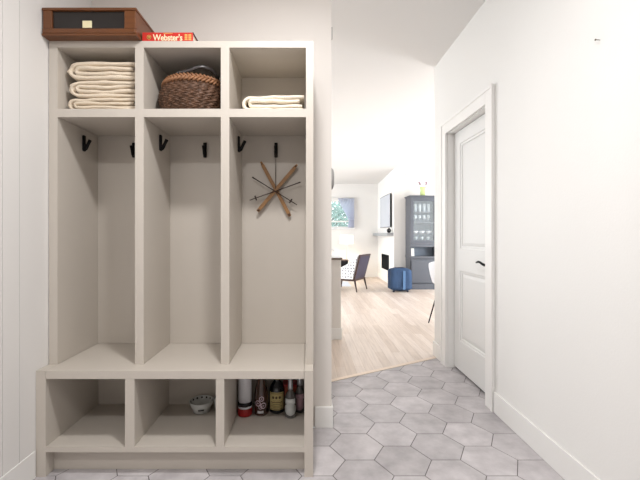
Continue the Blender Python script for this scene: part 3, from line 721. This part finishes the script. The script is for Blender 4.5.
# ------------------------------------------------------------------ armchair seen from behind
rA, rB = Vector((.992, 7.56)), Vector((1.278, 8.05))
u = (rB-rA).normalized(); ang = math.atan2(u.y, u.x)   # local x axis along the back edge, local +y = forward
arm = thing('armchair', 'low armchair with dark back panel and white dotted seat, facing the far window', 'armchair', ((rA.x+rB.x)/2, (rA.y+rB.y)/2, 0), ang)
hw = (rB-rA).length/2
bm = B()                                       # dark framed back leaning backwards: y negative at the top
def slab(bm, y0, z0, y1, z1, th, hx0, hx1):
    v = []
    for (yy, zz, hx) in ((y0, z0, hx0), (y1, z1, hx1)):
        v += [bm.verts.new((-hx, yy, zz)), bm.verts.new((hx, yy, zz)), bm.verts.new((hx, yy+th, zz)), bm.verts.new((-hx, yy+th, zz))]
    for f in ((0, 1, 2, 3), (4, 5, 6, 7), (0, 1, 5, 4), (1, 2, 6, 5), (2, 3, 7, 6), (3, 0, 4, 7)): bm.faces.new([v[k] for k in f])
slab(bm, .055, .225, -.085, .755, .03, hw-.005, hw+.01)
bmesh.ops.bevel(bm, geom=list(bm.edges), offset=.006, segments=2, affect='EDGES'); bk_ = obj('back_frame', bm, 'wal', arm)
bm = B(); slab(bm, .045, .262, -.076, .715, .012, hw-.04, hw-.03); obj('back_panel', bm, 'plum', bk_)
for sx in (-1, 1):
    bm = B(); tube(bm, [(sx*(hw-.03), .055, .25), (sx*(hw-.01), 0, 0)], [.024, .012], 8); obj('leg', bm, 'wal', arm)
    bm = B(); tube(bm, [(sx*(hw-.04), .56, .22), (sx*(hw-.02), .60, 0)], [.022, .012], 8); obj('leg', bm, 'wal', arm)
bm = B(); box(bm, -hw+.01, hw-.01, .06, .62, .215, .255, .006); obj('seat_frame', bm, 'wal', arm)
bm = B()                                       # upholstered tub: seat plus back plus sweeping wings
box(bm, -hw+.012, hw-.012, .12, .64, .256, .40, .035)
obj('seat_cushion', bm, 'dots', arm, smooth=True)
bm = B(); slab(bm, .092, .257, -.05, .745, .10, hw-.015, hw-.005); bmesh.ops.bevel(bm, geom=list(bm.edges), offset=.022, segments=3, affect='EDGES'); obj('back_cushion', bm, 'dots', arm)
for sx in (-1, 1):
    bm = B(); rows = []
    for k in range(13):
        t = k/12; yy = .02+.50*t; top = .735-.35*(t**.75); 
        y_lean = -.14*max(0, (.75-t))*1.0
        x0, x1 = sx*(hw-.002), sx*(hw-.055)
        rows.append([bm.verts.new((x0, yy+.07, .256)), bm.verts.new((x0, yy+y_lean*.55+.02, top-.02)), bm.verts.new(((x0+x1)/2, yy+y_lean*.55+.02, top)), bm.verts.new((x1, yy+y_lean*.55+.02, top-.02)), bm.verts.new((x1, yy+.07, .256))])
    for a, b in zip(rows, rows[1:]):
        for k in range(4): f = bm.faces.new((a[k], a[k+1], b[k+1], b[k]))
        bm.faces.new((a[4], a[0], b[0], b[4]))
    bm.faces.new(rows[0]); bm.faces.new(rows[-1]); obj('wing', bm, 'dots', arm)
bm = B(); box(bm, -1.1, 1.0, 8.46, 9.35, 0.0003, .004, .001); o = obj('rug', bm, 'rug'); tag(o, 'pale blue-grey rug on the wooden floor beside the armchair', 'rug')

# ------------------------------------------------------------------ fireplace wall fittings
tvy0, tvy1 = 8.60, 9.78
tv = thing('television', 'flat wall television with thin black frame above the grey mantel shelf', 'television', (XT, (tvy0+tvy1)/2, 1.33))
hw_ = (tvy1-tvy0)/2
bm = B(); box(bm, -.020, 0, -hw_+.1, hw_-.1, .1, .68, .004); obj('mount', bm, 'black', tv)
bm = B(); box(bm, -.048, -.021, -hw_, hw_, 0, .775, .004); obj('bezel', bm, 'blackgloss', tv)
bm = B(); box(bm, -.0498, -.0483, -hw_+.012, hw_-.012, .012, .763); obj('screen', bm, 'screen', tv)
mt = thing('mantel_shelf', 'grey floating mantel shelf below the television', 'shelf', (XT, 9.42, 1.13))  # shelf depth .145 m
bm = B(); box(bm, -.145, 0, -.95, .90, 0, .07, .004); obj('slab', bm, 'mantel', mt)
vs = thing('round_vase', 'small round black vase at the near end of the mantel shelf', 'vase', (XT-.085, 8.545, 1.2005))
bm = B(); lathe(bm, [(.014, 0), (.034, .012), (.050, .035), (.051, .055), (.040, .082), (.018, .098), (.010, .106), (.013, .112)], 28); obj('body', bm, 'blackgloss', vs)
fp = thing('fireplace', 'black rectangular firebox set in the white wall under the mantel', 'fireplace', (XT, 9.35, .30))
bm = B(); a0, a1 = -.42, .42
box(bm, -.012, .0, a0, a1, 0, .025, .002); box(bm, -.012, .0, a0, a1, .345, .37, .002); box(bm, -.012, .0, a0, a0+.025, .025, .345, .002); box(bm, -.012, .0, a1-.025, a1, .025, .345, .002); obj('frame', bm, 'fire', fp)
bm = B(); box(bm, -.004, -.0008, a0+.025, a1-.025, .025, .345); obj('glass', bm, 'fire', fp)
dt = thing('smoke_detector', 'small white round detector high on the wall left of the tall cabinet', 'detector', ((408-307)*YH/378, YH, 2.49))
bm = B(); lathe(bm, [(.055, 0), (.055, .015), (.045, .028), (0, .030)], 28); bmesh.ops.rotate(bm, verts=bm.verts, cent=(0, 0, 0), matrix=Matrix.Rotation(PI/2, 3, 'X')); obj('cover', bm, 'wall', dt)

# ------------------------------------------------------------------ tall glazed cabinet
HY = 7.99; h = HY/378
def hx(px): return (px-307)*h
def hz(py): return 1.15+(235-py)*h
H0 = Vector((hx(410.5), HY, 0)); hw = hx(437)-hx(410.5); lk = hu = thing('display_cabinet', 'tall slate-grey cabinet with glazed upper door against the living-room wall', 'cabinet', H0)
def hp_(name, x0, x1, y0, y1, z0, z1, bev=.004, m='hutch', p=None):
    bm = B(); box(bm, x0, x1, y0, y1, z0, z1, bev); return obj(name, bm, m, p or hu)
ZT = hz(195); HD = .40
hp_('base', -.012, hw+.012, -.012, HD, 0, hz(284)); 
hp_('lower_body', 0, hw, .02, HD, hz(284), hz(258))
dr = hp_('lower_door', .02, hw-.02, .0, .02, hz(283), hz(260), .003)
bm = B()
def rail(bm, x0, x1, z0, z1, w, y0, y1):
    box(bm, x0, x1, y0, y1, z0, z0+w, .002); box(bm, x0, x1, y0, y1, z1-w, z1, .002); box(bm, x0, x0+w, y0, y1, z0+w, z1-w, .002); box(bm, x1-w, x1, y0, y1, z0+w, z1-w, .002)
rail(bm, .022, hw-.022, hz(282.8), hz(260.2), .055, -.008, -.0005); obj('door_frame', bm, 'hutch', dr)
hp_('counter_ledge', -.008, hw+.008, -.02, HD, hz(258), hz(256.3))
zn0, zn1 = hz(256.3), hz(247)
bm = B(); box(bm, 0, .02, .02, HD, zn0, zn1); obj('niche_side', bm, 'hutch', hu)
bm = B(); box(bm, hw-.02, hw, .02, HD, zn0, zn1); obj('niche_side', bm, 'hutch', hu)
hp_('niche_back', .02, hw-.02, HD-.165, HD, zn0, zn1, .001, 'hutchd')
hp_('middle_rail', 0, hw, .0, HD, zn1, hz(243.5), .003)
zu0, zu1 = hz(243.5), ZT-.06
bm = B(); box(bm, 0, .02, .02, HD, zu0, zu1); obj('side_panel', bm, 'hutch', hu)
bm = B(); box(bm, hw-.02, hw, .02, HD, zu0, zu1); obj('side_panel', bm, 'hutch', hu)
hp_('back_panel', .02, hw-.02, HD-.015, HD, zu0, zu1, .001, 'hutchd')
hp_('top_panel', 0, hw, .0, HD, zu1, zu1+.02, .001)
bm = B()
for k, (o_, z0, z1) in enumerate(((.012, zu1+.02, zu1+.035), (.028, zu1+.035, zu1+.052))): box(bm, -o_, hw+o_, -o_, HD, z0, z1, .003)
obj('crown', bm, 'hutch', hu)
bm = B(); rail(bm, .002, hw-.002, zu0+.002, zu1-.002, .062, -.002, .018); gd = obj('glazed_door', bm, 'hutch', hu)
bm = B(); box(bm, .062, hw-.062, .008, .011, zu0+.06, zu1-.06); obj('pane', bm, 'glassp', gd)
shz = [hz(242.3), hz(233.3), hz(222.5), hz(211.8)]
for k, zz in enumerate(shz): hp_('shelf', .021, hw-.021, .03, HD-.016, zz-.012, zz, .001, 'hutch')
def put(name, label, cat, prof, x, y, z, m, grp):
    t = thing(name, label, cat, (H0.x+x, HY+y, z+.0005), 0, grp); bm = B(); lathe(bm, prof, 16, cap=False); obj('bowl' if cat != 'bowl' else 'body', bm, m, t); return t
tall = [(0, 0), (.022, 0), (.026, .01), (.03, .17), (.028, .17), (.024, .012), (0, .008)]
wine = [(0, 0), (.03, 0), (.004, .006), (.004, .07), (.02, .085), (.034, .115), (.028, .16), (.026, .16), (.032, .115), (.018, .088), (0, .075)]
bowl = [(0, 0), (.03, 0), (.034, .008), (.062, .05), (.059, .05), (.03, .012), (0, .01)]
for k, x in enumerate((.11, .205, .30, .395)):
    put('drinking_glass', 'tall clear glass on the top shelf of the grey cabinet, %s from its left' % ('first', 'second', 'third', 'fourth')[k], 'glass', tall, x+.02, .10, shz[3], 'glassw', 'glasses on the cabinet top shelf')
    put('wine_glass', 'stemmed glass on the second shelf of the grey cabinet, %s from its left' % ('first', 'second', 'third', 'fourth')[k], 'glass', wine, x+.02, .11, shz[2], 'glassw', 'stemmed glasses in the cabinet')
for k, x in enumerate((.12, .26, .41)):
    t = put('small_bowl', 'white bowl on the third shelf of the grey cabinet, %s' % ('nearest its left side', 'in the middle', 'nearest its right side')[k], 'bowl', bowl, x+.015, .12, shz[1], 'white', 'white bowls in the cabinet')
for k, x in enumerate((.14, .27, .40)):
    put('stemware', 'short stemmed glass on the bottom glazed shelf, %s' % ('nearest its left side', 'in the middle', 'nearest its right side')[k], 'glass', [(r, z*.75) for r, z in wine], x+.01, .12, shz[0], 'glassw', 'glasses on the bottom cabinet shelf')
cd = thing('paper_card', 'white card leaning at the left of the open cabinet niche', 'card', (H0.x+.075, HY+.10, zn0+.0005))
bm = B(); slab(bm, 0, 0, .03, .165, .004, .035, .035); obj('sheet', bm, 'paper', cd)
# vase with flowers on the cabinet
vz = ZT-.008+.0005
gv = thing('flower_vase', 'lime green glass vase of mauve flowers on top of the tall cabinet', 'vase', (hx(424.2), HY+.10, vz))
bm = B(); lathe(bm, [(.045, 0), (.052, .01), (.056, .06), (.05, .11), (.055, .15), (.066, .185), (.062, .185), (.050, .15)], 24, cap=False); lathe(bm, [(0, .001), (.045, .001)], 24, cap=False); obj('vessel', bm, 'green', gv)
for k, (dx, dz, dy) in enumerate(((-.075, .275, 0), (.075, .285, 0), (-.05, .25, .03), (.07, .245, -.02))):
    bm = B(); tube(bm, [(0, 0, .02), (dx*.3, dy, .16), (dx, dy, dz)], .003, 6); sm_ = obj('stem', bm, 'stem', gv)
    bm = B()
    for j in range(7):
        a = 2*PI*j/7; c = Vector((dx+.012*math.cos(a), dy+.012*math.sin(a), dz+.006))
        bmesh.ops.create_icosphere(bm, subdivisions=1, radius=.013, matrix=Matrix.Translation(c) @ Matrix.Diagonal((1, .8, 1.3, 1)))
    obj('blossom', bm, 'petal', sm_)
# ------------------------------------------------------------------ blue bag
bg_ = thing('bag', 'soft blue fabric bag standing on the wood floor left of the tall cabinet', 'bag', ((400-307)*7.72/378, 7.72, 0))
bm = B(); nx, nz = 56, 22; rings = []
for j in range(nz+1):
    t = j/nz; zz = .008+.475*t; pf = (math.sin(min(1, t/.16)*PI/2)**.5 if t < .16 else 1)*(math.cos(max(0, (t-.88)/.12)*PI/2*.86)**.6 if t > .88 else 1)
    ring = []
    for i in range(nx):
        a = 2*PI*i/nx; ca, sa = math.cos(a), math.sin(a); e = .45
        x = .228*abs(ca)**e*(1 if ca > 0 else -1); y = .155*abs(sa)**e*(1 if sa > 0 else -1)
        f = pf*(1.02-.05*t)+.09*noise.noise(Vector((x*9, y*7, zz*3.5)))+.02*math.sin(a*11+zz*3)*(1-t)
        ring.append(bm.verts.new((x*f, y*f, zz+.012*noise.noise(Vector((x*8, y*8, 3))))))
    rings.append(ring)
for a, b in zip(rings, rings[1:]):
    for k in range(nx): f = bm.faces.new((a[k], a[(k+1) % nx], b[(k+1) % nx], b[k])); f.smooth = True
bm.faces.new(rings[0][::-1]); bm.faces.new(rings[-1]); obj('body', bm, 'blue', bg_)
bm = B()
for x0, w in ((.045, .05),):
    box(bm, x0-w/2, x0+w/2, -.172, -.150, .06, .43, .004)
obj('strap', bm, 'blue2', bg_)
for sx in (-.15, .13):
    bm = B(); lathe(bm, [(.02, 0), (.024, .01), (.02, .03)], 14, c=(sx, -.09, 0)); obj('foot', bm, 'navy', bg_)
bm = B(); tube(bm, [(-.09, -.05, .482), (-.05, -.06, .490), (0, -.06, .492), (.05, -.06, .490), (.09, -.05, .480)], .008, 8); obj('carry_handle', bm, 'navy', bg_)

# ------------------------------------------------------------------ white shell chair at the right
sc = thing('shell_chair', 'white shell chair with thin black legs beyond the hall corner', 'chair', (1.91, 4.883, 0), PI/6)
bm = B(); nu, nv = 18, 14; rows = []
prof_ = [(-.295, .825), (-.280, .74), (-.245, .64), (-.20, .54), (-.165, .475), (-.10, .445), (0, .437), (.12, .442), (.20, .452), (.235, .44)]
for (px_, pz_) in prof_:
    row = []
    for k in range(nv+1):
        v_ = -1+2*k/nv; wd = .225 if pz_ < .6 else .225-.03*((pz_-.6)/.23)**1.5
        curl = .05*v_*v_; row.append(bm.verts.new((px_+(curl*.5 if pz_ > .5 else 0), v_*wd, pz_+(curl*.9 if pz_ < .5 else 0)-(.04*v_*v_ if pz_ > .8 else 0))))
    rows.append(row)
for a, b in zip(rows, rows[1:]):
    for k in range(nv): f = bm.faces.new((a[k], a[k+1], b[k+1], b[k])); f.smooth = True
o = obj('seat_shell', bm, 'shell', sc); m_ = o.modifiers.new('s', 'SOLIDIFY'); m_.thickness = .008; m_ = o.modifiers.new('d', 'SUBSURF'); m_.levels = 1; m_.render_levels = 1
for sx in (-1, 1):
    for sy in (-1, 1):
        bm = B(); tube(bm, [(sx*.13, sy*.12, .432), (sx*.155, sy*.15, .40), (sx*.25, sy*.21, 0)], [.010, .010, .008], 10); lg = obj('leg', bm, 'black', sc)
bm = B(); tube(bm, [(-.17, -.157, .355), (-.17, .157, .355)], .006, 8); tube(bm, [(.17, -.157, .355), (.17, .157, .355)], .006, 8); tube(bm, [(-.17, -.157, .355), (.17, -.157, .355)], .006, 8); tube(bm, [(-.17, .157, .355), (.17, .157, .355)], .006, 8); obj('brace', bm, 'black', sc)
